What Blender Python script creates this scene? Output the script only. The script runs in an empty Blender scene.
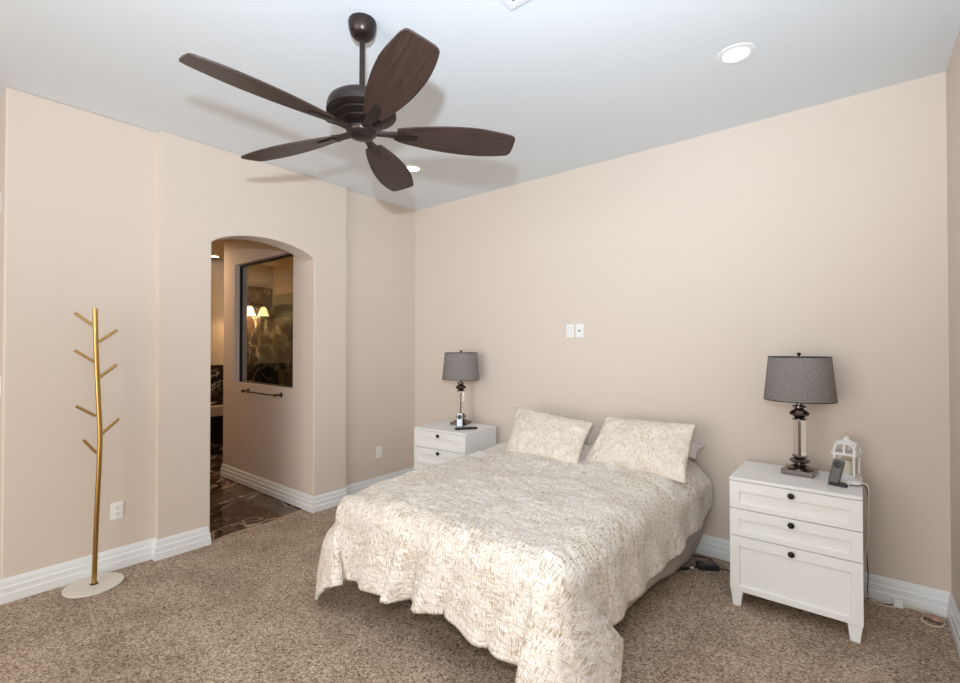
import bpy, bmesh, math, random
from mathutils import Vector, Matrix, noise
from mathutils.geometry import tessellate_polygon
C = bpy.context.scene.collection
SC = bpy.context.scene
PI = math.pi

# ------------------------------------------------------------------ camera
cam_d = bpy.data.cameras.new('camera'); cam_d.sensor_width = 36.0
cam_d.lens = 466.94 / 960 * 36.0; cam_d.clip_start = 0.02
cam = bpy.data.objects.new('camera', cam_d); C.objects.link(cam)
_r = Vector((0.7778897514737516, 0.628400775355896, 0.0))
_u = Vector((0.006447031746120697, -0.007995305615270697, 0.9999472540438236))
_b = Vector((0.6283677031275315, -0.7778486617718302, -0.010270786046025934))
m = Matrix((_r, _u, _b)).transposed().to_4x4()
m.translation = Vector((3.9134, -3.6705, 1.5062))
cam.matrix_world = m
SC.camera = cam

# ------------------------------------------------------------------ world, light, exposure
SC.view_settings.view_transform = 'Standard'; SC.view_settings.look = 'None'
SC.view_settings.exposure = -0.07; SC.view_settings.gamma = 1.0
SC.view_settings.use_curve_mapping = False
W = bpy.data.worlds.new('world'); SC.world = W; W.use_nodes = True
W.node_tree.nodes['Background'].inputs[0].default_value = (0.75, 0.85, 1.0, 1)
W.node_tree.nodes['Background'].inputs[1].default_value = 0.25

def area(name, loc, target, sx, sy, power, col):
    d = bpy.data.lights.new(name, 'AREA'); d.shape = 'RECTANGLE'; d.size = sx; d.size_y = sy
    d.energy = power; d.color = col
    o = bpy.data.objects.new(name, d); C.objects.link(o); o.location = loc
    o.rotation_euler = (Vector(target) - Vector(loc)).to_track_quat('-Z', 'Y').to_euler()
    return o
# daylight through the tall glass doors in the wall behind the camera
area('daylight', (2.3, -6.6, 1.35), (2.0, 0, 1.45), 3.2, 2.3, 130, (1.0, 0.95, 0.885))
# the photographer's flash, on top of the camera
fd = bpy.data.lights.new('camera_flash', 'SPOT'); fd.energy = 420; fd.shadow_soft_size = 0.032
fd.spot_size = math.radians(132); fd.spot_blend = 1.0; fd.color = (0.76, 0.88, 1.0)
fo = bpy.data.objects.new('camera_flash', fd); C.objects.link(fo); fo.location = (3.9, -3.73, 1.84)
fo.rotation_euler = (Vector((2.65, -2.15, 3.4)) - Vector(fo.location)).to_track_quat('-Z', 'Y').to_euler()

f2 = bpy.data.lights.new('bed_fill_spot', 'SPOT'); f2.energy = 72; f2.shadow_soft_size = 0.05  # added fill spot at the flash position, brightens the bed; not a second flash
f2.spot_size = math.radians(80); f2.spot_blend = 1.0; f2.color = (0.97, 0.985, 1.0)
f2o = bpy.data.objects.new('bed_fill_spot', f2); C.objects.link(f2o); f2o.location = (3.9, -3.73, 1.80)
f2o.rotation_euler = (Vector((2.35, -1.75, 0.25)) - Vector(f2o.location)).to_track_quat('-Z', 'Y').to_euler()

# ------------------------------------------------------------------ materials
def srgb(r, g, b):
    f = lambda c: (c/255/12.92) if c/255 <= 0.04045 else ((c/255+0.055)/1.055)**2.4
    return (f(r), f(g), f(b), 1)
def mat(name, col, rough=0.5, metal=0.0, **kw):
    M = bpy.data.materials.new(name); M.use_nodes = True
    b = M.node_tree.nodes['Principled BSDF']
    b.inputs['Base Color'].default_value = col; b.inputs['Roughness'].default_value = rough
    b.inputs['Metallic'].default_value = metal
    for k, v in kw.items(): b.inputs[k].default_value = v
    return M
def N(M, t, **kw):
    n = M.node_tree.nodes.new(t)
    for k, v in kw.items():
        if k in n.inputs: n.inputs[k].default_value = v
        else: setattr(n, k, v)
    return n
def L(M, a, b): M.node_tree.links.new(a, b)
def ramp(M, fac, stops, interp='LINEAR'):
    r = N(M, 'ShaderNodeValToRGB'); r.color_ramp.interpolation = interp
    el = r.color_ramp.elements
    while len(el) < len(stops): el.new(0.5)
    for e, (p, c) in zip(el, stops): e.position = p; e.color = c
    L(M, fac, r.inputs[0]); return r.outputs[0]
def bump(M, h, strength, dist):
    b = N(M, 'ShaderNodeBump'); b.inputs['Strength'].default_value = strength; b.inputs['Distance'].default_value = dist
    L(M, h, b.inputs['Height']); L(M, b.outputs[0], M.node_tree.nodes['Principled BSDF'].inputs['Normal'])
    return b
def coords(M, kind='Object', scale=(1, 1, 1), rot=(0, 0, 0)):
    t = N(M, 'ShaderNodeTexCoord'); mp = N(M, 'ShaderNodeMapping')
    mp.inputs['Scale'].default_value = scale; mp.inputs['Rotation'].default_value = rot
    L(M, t.outputs[kind], mp.inputs[0]); return mp.outputs[0]
def noise_n(M, vec, scale, detail=2, rough=0.5, dist=0.0):
    n = N(M, 'ShaderNodeTexNoise'); n.inputs['Scale'].default_value = scale; n.inputs['Detail'].default_value = detail
    n.inputs['Roughness'].default_value = rough; n.inputs['Distortion'].default_value = dist
    L(M, vec, n.inputs['Vector']); return n.outputs[0]
def mixc(M, fac, a, b, mode='MIX'):
    x = N(M, 'ShaderNodeMix'); x.data_type = 'RGBA'; x.blend_type = mode
    for i, v in ((0, fac), (6, a), (7, b)):
        if hasattr(v, 'is_output'): L(M, v, x.inputs[i])
        else: x.inputs[i].default_value = v
    return x.outputs[2]
def math_n(M, op, a, b=None):
    x = N(M, 'ShaderNodeMath'); x.operation = op
    for i, v in ((0, a), (1, b)):
        if v is None: continue
        if hasattr(v, 'is_output'): L(M, v, x.inputs[i])
        else: x.inputs[i].default_value = v
    return x.outputs[0]
def base(M, sock): L(M, sock, M.node_tree.nodes['Principled BSDF'].inputs['Base Color'])

def paint(name, col, b=0.12):
    M = mat(name, col, 0.75); v = coords(M)
    bump(M, noise_n(M, v, 160, 4, 0.6), b, 0.002); return M
wall_m = paint('beige_wall_paint', srgb(219, 206, 194))
ceil_m = paint('white_ceiling_paint', srgb(226, 232, 237), 0.15)
bath_m = paint('cream_bathroom_paint', srgb(214, 196, 170))
trim_m = mat('white_trim_paint', srgb(233, 236, 238), 0.4)
white_m = mat('white_furniture_paint', srgb(240, 240, 238), 0.35)
plastic_m = mat('white_plastic', srgb(240, 240, 238), 0.35)
dark_m = mat('dark_slot', srgb(40, 38, 36), 0.6)
black_m = mat('black_plastic', srgb(22, 22, 24), 0.4)
grey_pl = mat('grey_plastic', srgb(88, 86, 86), 0.45)
silver_m = mat('silver_plastic', srgb(205, 212, 220), 0.35, 0.2)
bronze_m = mat('dark_bronze_metal', srgb(62, 53, 50), 0.32, 0.75)
chrome_m = mat('smoked_chrome', srgb(120, 112, 108), 0.14, 1.0)
knob_m = mat('dark_knob_metal', srgb(45, 42, 42), 0.3, 0.7)
gold_m = mat('brushed_gold_metal', srgb(182, 148, 88), 0.28, 1.0)
gv = coords(gold_m, 'Object', (1, 1, 0.02)); bump(gold_m, noise_n(gold_m, gv, 900, 2), 0.15, 0.001)
stone_m = mat('white_base_stone', srgb(226, 220, 210), 0.45)
base(stone_m, ramp(stone_m, noise_n(stone_m, coords(stone_m), 260, 2), [(0.35, srgb(205, 196, 184)), (0.6, srgb(232, 226, 217))]))
chromeb_m = mat('bright_chrome', srgb(190, 186, 182), 0.2, 1.0)
candle_m = mat('cream_wax', srgb(226, 218, 196), 0.5, 0, **{'Subsurface Weight': 0.2})
glass_m = mat('clear_glass', (1, 1, 1, 1), 0.03, 0, **{'Transmission Weight': 1.0, 'IOR': 1.45})
def pane_mat(name, tint):
    M = bpy.data.materials.new(name); M.use_nodes = True; nt = M.node_tree; nt.nodes.clear()
    o = nt.nodes.new('ShaderNodeOutputMaterial'); t = nt.nodes.new('ShaderNodeBsdfTransparent'); t.inputs[0].default_value = tint
    g = nt.nodes.new('ShaderNodeBsdfGlossy'); g.inputs['Roughness'].default_value = 0.02
    fr = nt.nodes.new('ShaderNodeFresnel'); fr.inputs[0].default_value = 1.5; mx = nt.nodes.new('ShaderNodeMixShader')
    ge = nt.nodes.new('ShaderNodeNewGeometry'); sb = nt.nodes.new('ShaderNodeMath'); sb.operation = 'SUBTRACT'; sb.inputs[0].default_value = 1; nt.links.new(ge.outputs['Backfacing'], sb.inputs[1])
    mu = nt.nodes.new('ShaderNodeMath'); mu.operation = 'MULTIPLY'; nt.links.new(fr.outputs[0], mu.inputs[0]); nt.links.new(sb.outputs[0], mu.inputs[1])
    nt.links.new(mu.outputs[0], mx.inputs[0]); nt.links.new(t.outputs[0], mx.inputs[1]); nt.links.new(g.outputs[0], mx.inputs[2])
    nt.links.new(mx.outputs[0], o.inputs[0]); return M
pane_m = pane_mat('window_glass', (0.86, 0.86, 0.84, 1))
green_glass = pane_mat('shower_glass', (0.62, 0.68, 0.64, 1))
def emis(name, col, s):
    M = mat(name, col, 0.5); b = M.node_tree.nodes['Principled BSDF']
    b.inputs['Emission Color'].default_value = col; b.inputs['Emission Strength'].default_value = s; return M
led_m = emis('recessed_lamp_glow', (1, 0.97, 0.92, 1), 6)
sconce_m = emis('frosted_shade_glow', (1, 0.72, 0.36, 1), 4.5)

# carpet: tufts of several browns
carpet_m = mat('brown_carpet', srgb(150, 128, 110), 0.95)
cv = coords(carpet_m)
vo = N(carpet_m, 'ShaderNodeTexVoronoi'); vo.inputs['Scale'].default_value = 150
nw = noise_n(carpet_m, cv, 60, 3, 0.7)
vadd = N(carpet_m, 'ShaderNodeVectorMath'); vadd.operation = 'ADD'; L(carpet_m, cv, vadd.inputs[0])
vsc = N(carpet_m, 'ShaderNodeVectorMath'); vsc.operation = 'SCALE'; vsc.inputs['Scale'].default_value = 0.02; L(carpet_m, nw, vsc.inputs[0]); L(carpet_m, vsc.outputs[0], vadd.inputs[1])
L(carpet_m, vadd.outputs[0], vo.inputs['Vector'])
sepc = N(carpet_m, 'ShaderNodeSeparateColor'); L(carpet_m, vo.outputs['Color'], sepc.inputs[0])
cn = math_n(carpet_m, 'ADD', math_n(carpet_m, 'MULTIPLY', sepc.outputs[0], 0.6), math_n(carpet_m, 'MULTIPLY', nw, 0.4))
cc = ramp(carpet_m, cn, [(0.16, srgb(84, 66, 52)), (0.34, srgb(162, 138, 116)), (0.60, srgb(197, 175, 152)), (0.82, srgb(230, 212, 192))])
pn = noise_n(carpet_m, cv, 3.2, 3, 0.55)
pc = ramp(carpet_m, pn, [(0.36, (0.78, 0.76, 0.74, 1)), (0.60, (1.0, 1.0, 1.0, 1))])
base(carpet_m, mixc(carpet_m, 1.0, cc, pc, 'MULTIPLY'))
bump(carpet_m, cn, 1.0, 0.012)

def marble(name, c0, c1, vein, rough=0.12, sc=1.0):
    M = mat(name, c0, rough); v = coords(M)
    n1 = noise_n(M, v, 1.6*sc, 5, 0.6, 1.2)
    vn = math_n(M, 'ABSOLUTE', math_n(M, 'SUBTRACT', n1, 0.5))
    f1 = ramp(M, vn, [(0.0, (1, 1, 1, 1)), (0.006, (0.7, 0.7, 0.7, 1)), (0.018, (0, 0, 0, 1))])
    n2 = noise_n(M, v, 4.3*sc, 4, 0.6, 0.8)
    vn2 = math_n(M, 'ABSOLUTE', math_n(M, 'SUBTRACT', n2, 0.53))
    f2 = ramp(M, vn2, [(0.0, (0.4, 0.4, 0.4, 1)), (0.012, (0, 0, 0, 1))])
    n3 = noise_n(M, v, 2.6*sc, 4)
    bc = ramp(M, n3, [(0.35, c0), (0.65, c1)])
    x = mixc(M, f2, bc, vein); x = mixc(M, f1, x, vein); base(M, x); return M
marble_m = marble('dark_brown_marble', srgb(16, 13, 12), srgb(46, 34, 27), srgb(190, 178, 162), 0.3)
marble_f = marble('dark_brown_marble_floor', srgb(52, 38, 30), srgb(96, 72, 56), srgb(190, 170, 150), 0.1, 0.8)
sill_m = marble('beige_marble', srgb(176, 154, 128), srgb(196, 176, 150), srgb(220, 205, 185), 0.25)

# blades: dark walnut
def wood(name, ca, cb):
    M = mat(name, ca, 0.42); v = coords(M, 'UV', (1.2, 26, 1))
    n = noise_n(M, v, 3.2, 6, 0.65, 0.4)
    base(M, ramp(M, n, [(0.3, ca), (0.7, cb)])); bump(M, n, 0.08, 0.002); return M
blade_m = wood('dark_walnut_blade', srgb(40, 29, 26), srgb(70, 51, 44))

# bedding: cream satin with broken tan cross hatching
def hatch(name, cream, tan, amount=0.0, crinkle=0.5):
    M = mat(name, cream, 0.42, 0, **{'Sheen Weight': 0.15})
    a = noise_n(M, coords(M, 'UV', (14, 96, 1), (0, 0, 0.05)), 2.0, 1, 0.5)
    b = noise_n(M, coords(M, 'UV', (96, 14, 1), (0, 0, 0.05)), 2.0, 1, 0.5)
    cl = noise_n(M, coords(M, 'UV'), 5.0, 3, 0.6)
    s = math_n(M, 'MAXIMUM', math_n(M, 'SUBTRACT', a, 0.04), b)
    s = math_n(M, 'ADD', s, math_n(M, 'MULTIPLY', math_n(M, 'SUBTRACT', cl, 0.5), 0.28))
    f = ramp(M, s, [(0.52-amount, (0, 0, 0, 1)), (0.69-amount, (1, 1, 1, 1))])
    beige = tuple(c*0.76+t*0.24 for c, t in zip(cream, tan))
    cl2 = ramp(M, noise_n(M, coords(M, 'UV'), 9.0, 4, 0.65), [(0.40, (0, 0, 0, 1)), (0.62, (1, 1, 1, 1))])
    base(M, mixc(M, f, mixc(M, cl2, cream, beige), tan))
    w = noise_n(M, coords(M, 'UV', (1.0, 2.3, 1), (0, 0, 0.6)), 11, 4, 0.6, 1.0)
    th = noise_n(M, coords(M, 'UV', (60, 60, 1)), 4, 2)
    h = math_n(M, 'ADD', w, math_n(M, 'MULTIPLY', th, 0.05))
    bump(M, h, crinkle, 0.055)
    r = ramp(M, f, [(0, (0.36, 0.36, 0.36, 1)), (1, (0.6, 0.6, 0.6, 1))])
    L(M, r, M.node_tree.nodes['Principled BSDF'].inputs['Roughness'])
    return M
duvet_m = hatch('cream_tan_jacquard', srgb(248, 244, 238), srgb(186, 164, 136))
pillow_m = hatch('cream_tan_jacquard_pillow', srgb(240, 233, 222), srgb(196, 178, 156), 0.0, 0.3)
sheet_m = mat('grey_sheet_cotton', srgb(204, 196, 191), 0.8)
bump(sheet_m, noise_n(sheet_m, coords(sheet_m), 14, 4), 0.4, 0.02)
basefab_m = mat('dark_bed_base_fabric', srgb(70, 66, 64), 0.9)
shade_m = mat('grey_linen_shade', srgb(120, 113, 112), 0.85)
lv = noise_n(shade_m, coords(shade_m, 'UV', (60, 8, 1)), 9, 3); lh = noise_n(shade_m, coords(shade_m, 'UV', (8, 60, 1)), 9, 3)
ls = math_n(shade_m, 'ADD', lv, lh)
base(shade_m, ramp(shade_m, math_n(shade_m, 'MULTIPLY', ls, 0.5), [(0.36, srgb(98, 92, 91)), (0.64, srgb(160, 152, 149))]))

# ------------------------------------------------------------------ helpers
def obj(name, bm, material, parent=None, smooth=None, loc=None, bevel=0, seg=2):
    me = bpy.data.meshes.new(name)
    bmesh.ops.recalc_face_normals(bm, faces=bm.faces[:])
    bm.to_mesh(me); bm.free(); me.materials.append(material)
    o = bpy.data.objects.new(name, me); C.objects.link(o)
    if parent: o.parent = parent
    if loc: o.location = loc
    if smooth is not None:
        me.shade_smooth()
        if smooth < 180: me.set_sharp_from_angle(angle=math.radians(smooth))
    if bevel:
        b = o.modifiers.new('bevel', 'BEVEL'); b.width = bevel; b.segments = seg; b.limit_method = 'ANGLE'
        b.angle_limit = math.radians(50); b.harden_normals = False
    return o
def tag(o, label, cat, group=None):
    o['label'] = label; o['category'] = cat
    if group: o['group'] = group
    return o
def thing(name, label, cat, loc=(0, 0, 0), rz=0, group=None):
    o = bpy.data.objects.new(name, None); C.objects.link(o); o.empty_display_size = 0.05
    o.location = loc; o.rotation_euler = (0, 0, rz); return tag(o, label, cat, group)
def struct(name, bm, M, **kw):
    o = obj(name, bm, M, **kw); o['kind'] = 'structure'; return o
def copy_tree(o, parent=None):
    c = o.copy(); C.objects.link(c)
    if parent: c.parent = parent
    for ch in [x for x in SC.objects if x.parent == o and x != c]: copy_tree(ch, c)
    return c
def BM(): return bmesh.new()
def box(bm, x0, x1, y0, y1, z0, z1, M=None):
    v = [bm.verts.new(p) for p in ((x0,y0,z0),(x1,y0,z0),(x1,y1,z0),(x0,y1,z0),(x0,y0,z1),(x1,y0,z1),(x1,y1,z1),(x0,y1,z1))]
    for f in ((0,3,2,1),(4,5,6,7),(0,1,5,4),(1,2,6,5),(2,3,7,6),(3,0,4,7)): bm.faces.new([v[i] for i in f])
    if M is not None: bmesh.ops.transform(bm, matrix=M, verts=v)
    return bm
def lathe(bm, prof, n=32, c=(0, 0, 0), M=None, cap=True):
    vs = []; rings = []
    for r, z in prof:
        ring = [bm.verts.new((c[0]+r*math.cos(2*PI*i/n), c[1]+r*math.sin(2*PI*i/n), c[2]+z)) for i in range(n)]
        rings.append(ring); vs += ring
    for a, b in zip(rings, rings[1:]):
        for i in range(n): bm.faces.new((a[i], a[(i+1) % n], b[(i+1) % n], b[i]))
    if cap:
        bm.faces.new(rings[0][::-1]); bm.faces.new(rings[-1])
    if M is not None: bmesh.ops.transform(bm, matrix=M, verts=vs)
    return bm
def tube(bm, pts, r, n=10, r1=None):
    pts = [Vector(p) for p in pts]; rings = []
    t0 = (pts[1]-pts[0]).normalized()
    up = Vector((0, 0, 1)) if abs(t0.z) < 0.9 else Vector((1, 0, 0))
    a = t0.cross(up).normalized()
    for i, p in enumerate(pts):
        t = (pts[min(i+1, len(pts)-1)] - pts[max(i-1, 0)]).normalized()
        a = (a - t*a.dot(t)).normalized(); b = t.cross(a)
        rr = r if r1 is None else r + (r1-r)*i/(len(pts)-1)
        rings.append([bm.verts.new(p + (a*math.cos(2*PI*k/n) + b*math.sin(2*PI*k/n))*rr) for k in range(n)])
    for x, y in zip(rings, rings[1:]):
        for k in range(n): bm.faces.new((x[k], x[(k+1) % n], y[(k+1) % n], y[k]))
    bm.faces.new(rings[0][::-1]); bm.faces.new(rings[-1]); return bm
def spline(pts, k=8):
    pts = [Vector(p) for p in pts]; out = []
    for i in range(len(pts)-1):
        p0, p1, p2, p3 = pts[max(i-1, 0)], pts[i], pts[i+1], pts[min(i+2, len(pts)-1)]
        for j in range(k):
            t = j/k
            out.append(0.5*((2*p1)+(p2-p0)*t+(2*p0-5*p1+4*p2-p3)*t*t+(3*p1-p0-3*p2+p3)*t**3))
    out.append(pts[-1]); return out
def prism(bm, poly, z0, z1, plane='xy'):
    """extrude a closed 2-D outline between two heights; plane 'yz' extrudes along x"""
    f = {'xy': lambda a, b, h: (a, b, h), 'yz': lambda a, b, h: (h, a, b), 'xz': lambda a, b, h: (a, h, b)}[plane]
    lo = [bm.verts.new(f(a, b, z0)) for a, b in poly]; hi = [bm.verts.new(f(a, b, z1)) for a, b in poly]
    n = len(poly)
    for a, b, c in tessellate_polygon([[Vector((a, b, 0)) for a, b in poly]]):
        bm.faces.new((lo[a], lo[b], lo[c])); bm.faces.new((hi[c], hi[b], hi[a]))
    for i in range(n): bm.faces.new((lo[i], lo[(i+1) % n], hi[(i+1) % n], hi[i]))
    return bm
def fbm(x, y, z=0.0): return noise.noise(Vector((x, y, z)))
def sstep(a, b, x):
    t = min(1, max(0, (x-a)/(b-a))); return t*t*(3-2*t)

# ------------------------------------------------------------------ the room
H = 3.05; XW = 4.311; XP = 0.059; YA = -0.962; YJ = -1.308; YL = -2.18; YK = -2.525; YE = -3.295; YR = -6.7; XL = -1.9; XB = -3.1
bm = BM(); prism(bm, [(XL, YE), (XL, YR), (XW, YR), (XW, 0), (0, 0), (0, YJ+0.02), (-0.10, YJ), (-0.075, -1.45), (-0.035, -1.6), (-0.012, -1.76), (-0.03, -1.9), (-0.02, -2.03), (0.012, -2.14), (0.0, YL), (0, YE)], -0.12, 0.0)
struct('floor', bm, carpet_m)
bm = BM(); box(bm, XB-0.1, 0.0, YE+0.1, 0.02, -0.14, -0.008); struct('floor_bathroom', bm, marble_f)
bm = BM(); box(bm, XL-0.1, XW+0.12, YR-0.1, 0.12, H, H+0.12); struct('ceiling', bm, ceil_m)
bm = BM(); box(bm, -0.15, XW+0.12, 0, 0.12, 0, H); struct('wall_back', bm, wall_m)
bm = BM(); box(bm, XW, XW+0.12, YR, 0, 0, H); struct('wall_right', bm, wall_m)
bm = BM(); box(bm, -0.15, 0, YA-0.03, 0, 0, H); struct('wall_left', bm, wall_m)
# the thicker piece of the left wall with the arched opening
arch = []
n = 24; sp0, sp1, rise = 2.308, 2.298, 0.112
for i in range(n+1):
    t = i/n; y = YL + (YJ-YL)*t
    arch.append((y, sp0 + (sp1-sp0)*t + rise*(1-(2*t-1)**2)**0.75 if 0 < t < 1 else (sp0 if t == 0 else sp1)))
poly = [(YK, 0), (YL, 0)] + arch + [(YJ, 0), (YA, 0), (YA, H), (YK, H)]
bm = BM(); prism(bm, poly, -0.15, XP, 'yz'); struct('wall_left_arch', bm, wall_m, bevel=0.008, seg=3)
bm = BM(); box(bm, -0.15, 0, YE, YK+0.01, 0, H); struct('wall_left_front', bm, wall_m, bevel=0.01, seg=3)
bm = BM(); box(bm, XL, -0.14, YE, YE+0.12, 0, H); struct('wall_left_return', bm, wall_m)
bm = BM(); box(bm, XL-0.1, XL, YR, YE+0.12, 0, H); struct('wall_left_hall', bm, wall_m)
# wall behind the camera with an opening for the glass doors
bm = BM(); box(bm, XL, 0.6, YR-0.1, YR, 0, H); box(bm, 4.0, XW, YR-0.1, YR, 0, H); box(bm, 0.6, 4.0, YR-0.1, YR, 2.6, H)
struct('wall_rear', bm, wall_m)
# passage wall with the interior window, and the bathroom beyond
wx0, wx1, wz0, wz1 = -1.565, -0.308, 1.10, 2.425
PY = YJ + 0.14
bm = BM()
box(bm, -1.85, wx0, YJ, PY, 0, 2.74); box(bm, wx1, -0.15, YJ, PY, 0, 2.74)
box(bm, wx0, wx1, YJ, PY, 0, wz0); box(bm, wx0, wx1, YJ, PY, wz1, 2.74)
bmesh.ops.remove_doubles(bm, verts=bm.verts[:], dist=1e-5)
struct('wall_passage', bm, wall_m)
bm = BM(); box(bm, XB-0.1, -0.15, -0.08, 0.02, 0, 2.74); struct('wall_bathroom_back', bm, bath_m)
bm = BM(); box(bm, XB-0.1, XB, YE, -0.08, 0, 2.74); struct('wall_bathroom_left', bm, bath_m)
bm = BM(); box(bm, XB, -0.15, YE+0.12, YE+0.2, 0, 2.74); struct('wall_bathroom_front', bm, bath_m)
bm = BM(); box(bm, XB-0.1, -0.15, YE+0.1, 0.02, 2.74, 2.84); struct('ceiling_bathroom', bm, bath_m)
# marble cladding of the bathroom walls
bm = BM(); box(bm, XB, -0.16, -0.10, -0.08, 0, 2.13); struct('trim_1', bm, marble_m)
bm = BM(); box(bm, XB, XB+0.02, -0.62, -0.10, 0, 2.40); box(bm, XB, XB+0.02, -2.6, -0.62, 0, 1.243); struct('trim_2', bm, marble_m)
bm = BM(); box(bm, -1.85, -0.16, PY, PY+0.015, 0, wz0-0.02); struct('trim_3', bm, marble_m)
# interior window
wf = BM(); t = 0.012
box(wf, wx0, wx0+t, YJ+0.055, YJ+0.085, wz0, wz1); box(wf, wx1-t, wx1, YJ+0.055, YJ+0.085, wz0, wz1)
box(wf, wx0+t, wx1-t, YJ+0.055, YJ+0.085, wz0, wz0+t); box(wf, wx0+t, wx1-t, YJ+0.055, YJ+0.085, wz1-0.022, wz1)
win = struct('window_1', wf, black_m)
pb = BM(); box(pb, wx0+t, wx1-t, YJ+0.067, YJ+0.073, wz0+t, wz1-0.022); obj('pane', pb, pane_m, win)

# baseboards: stepped moulding swept along each wall, mitred at the corners
PROF = [(0.0, 0.0), (0.022, 0.0), (0.022, 0.050), (0.018, 0.056), (0.018, 0.088), (0.012, 0.096), (0.012, 0.118), (0.007, 0.130), (0.004, 0.140), (0.0, 0.140)]
def baseboard(name, path):
    """path runs with the room on its left"""
    path = [Vector(p) for p in path]; rings = []; bm = BM()
    for i, p in enumerate(path):
        d0 = (p-path[i-1]).normalized() if i else (path[1]-p).normalized()
        d1 = (path[i+1]-p).normalized() if i < len(path)-1 else d0
        n0 = Vector((-d0.y, d0.x)); n1 = Vector((-d1.y, d1.x)); mt = (n0+n1).normalized(); mt = mt/max(0.3, mt.dot(n0))
        rings.append([bm.verts.new((p.x+mt.x*a, p.y+mt.y*a, z)) for a, z in PROF])
    k = len(PROF)
    for a, b in zip(rings, rings[1:]):
        for j in range(k-1): bm.faces.new((a[j], a[j+1], b[j+1], b[j]))
    bm.faces.new(rings[0]); bm.faces.new(rings[-1][::-1])
    return struct(name, bm, trim_m, smooth=25)
baseboard('baseboard_back', [(XW, 0), (0, 0)])
baseboard('baseboard_right', [(XW, YR), (XW, 0)])
baseboard('baseboard_left', [(0, 0), (0, YA)])
baseboard('baseboard_left_arch', [(XP, YA+0.0), (XP, YJ), (-1.85, YJ), (-1.85, PY)])
baseboard('baseboard_left_front', [(-0.15, YL-.022), (XP, YL-.022), (XP, YK), (0, YK), (0, YE), (XL, YE)])

# ------------------------------------------------------------------ bed
bx0, bx1, by0, by1, ztop = 1.47, 2.99, -0.07, -2.03, 0.60
bed = thing('bed', 'wide low bed under the cream bedding with its head against the back wall', 'bed', (2.23, -1.05, 0))
def lx(v): return v-2.23
def ly(v): return v+1.05
bm = BM(); box(bm, lx(1.50), lx(2.96), ly(-1.93), ly(-0.08), 0.13, 0.34); obj('bed_base', bm, basefab_m, bed, bevel=0.02)
bm = BM(); box(bm, lx(bx0+.02), lx(bx1-.02), ly(by1+.02), ly(by0-.02), 0.34, ztop-.03); obj('mattress', bm, sheet_m, bed, bevel=0.06, seg=5, smooth=40)
for x in (1.75, 2.84):
    for y in (-1.86, -0.25):
        bm = BM(); lathe(bm, [(0.028, 0.0), (0.03, 0.03), (0.022, 0.05), (0.022, 0.13)], 16, (lx(x), ly(y), 0)); obj('leg', bm, black_m, bed, smooth=40)

# grey sheet hanging down to the carpet
def sheet_mesh():
    bm = BM(); ys = [(-0.045 - 1.87*j/90) for j in range(91)]; grid = []; uv = []
    for y in ys:
        head = sstep(-0.75, -0.1, y); row = []
        zb = 0.012 + 0.10*sstep(-0.35, -1.15, y) + 0.012*fbm(y*5, 2.2)
        if y > -0.12: zb += (y+0.12)*1.2
        bul = 0.075*head
        # right hem up, over the mattress, down the left side
        for i in range(26):
            t = i/25; z = zb + (0.545-zb)*t
            x = bx1 + 0.012 + bul*math.sin(PI*min(1, t*0.9+0.1))**0.8 - 0.03*sstep(.8, 1, t) + 0.010*fbm(y*6, z*5)*(1-t) - 0.045*(1-t)**2
            row.append((x, y, z))
        for i in range(1, 20):
            t = i/20; row.append((bx1-0.03 - (bx1-bx0-0.06)*t, y, 0.579))
        for i in range(26):
            t = i/25; row.append((bx0-0.012 + 0.03*sstep(.2, 0, t), y, 0.545 - (0.545-0.2)*t))
        grid.append([bm.verts.new(c) for c in row])
    for a, b in zip(grid, grid[1:]):
        for i in range(len(a)-1): bm.faces.new((a[i], a[i+1], b[i+1], b[i]))
    return bm
sh = obj('bed_sheet', sheet_mesh(), sheet_m, smooth=180)
s = sh.modifiers.new('thick', 'SOLIDIFY'); s.thickness = 0.004; s.offset = 0
tag(sh, 'plain grey bed sheet hanging to the carpet below the duvet on the right side', 'bed sheet')

# duvet: a square cloth draped over the mattress, corners falling in flaps
def lerp_path(path, t):
    for (t0, a0, b0), (t1, a1, b1) in zip(path, path[1:]):
        if t <= t1:
            k = (t-t0)/(t1-t0); k = k*k*(3-2*k); return a0+(a1-a0)*k, b0+(b1-b0)*k
    return path[-1][1:]
R0 = 0.11
rx0, rx1, ry1, ryh = 1.445+R0, 3.015-R0, -2.065+R0, -0.06
FL_R = [(0, 0, 0), (0.12, 0.015, -0.32), (0.18, 0.055, -0.35), (0.34, 0.085, -0.22), (0.5, 0.085, -0.02), (0.64, 0.06, 0.045), (0.80, 0.0, 0.085), (0.90, -0.03, 0.085), (0.95, -0.045, 0.04), (1, -0.01, 0.0)]
FL_L = [(0, 0, 0), (0.3, 0.03, 0.0), (0.55, 0.02, 0.05), (0.75, -0.06, 0.075), (0.90, -0.12, 0.07), (0.95, -0.13, 0.035), (1, -0.02, 0.0)]
EX = 0.475
def edge(e):
    q = R0*PI/2
    if e < q: return R0*math.sin(e/R0), R0*(1-math.cos(e/R0))
    return R0 + 0.04*(e-q), R0 + (e-q)
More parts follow.
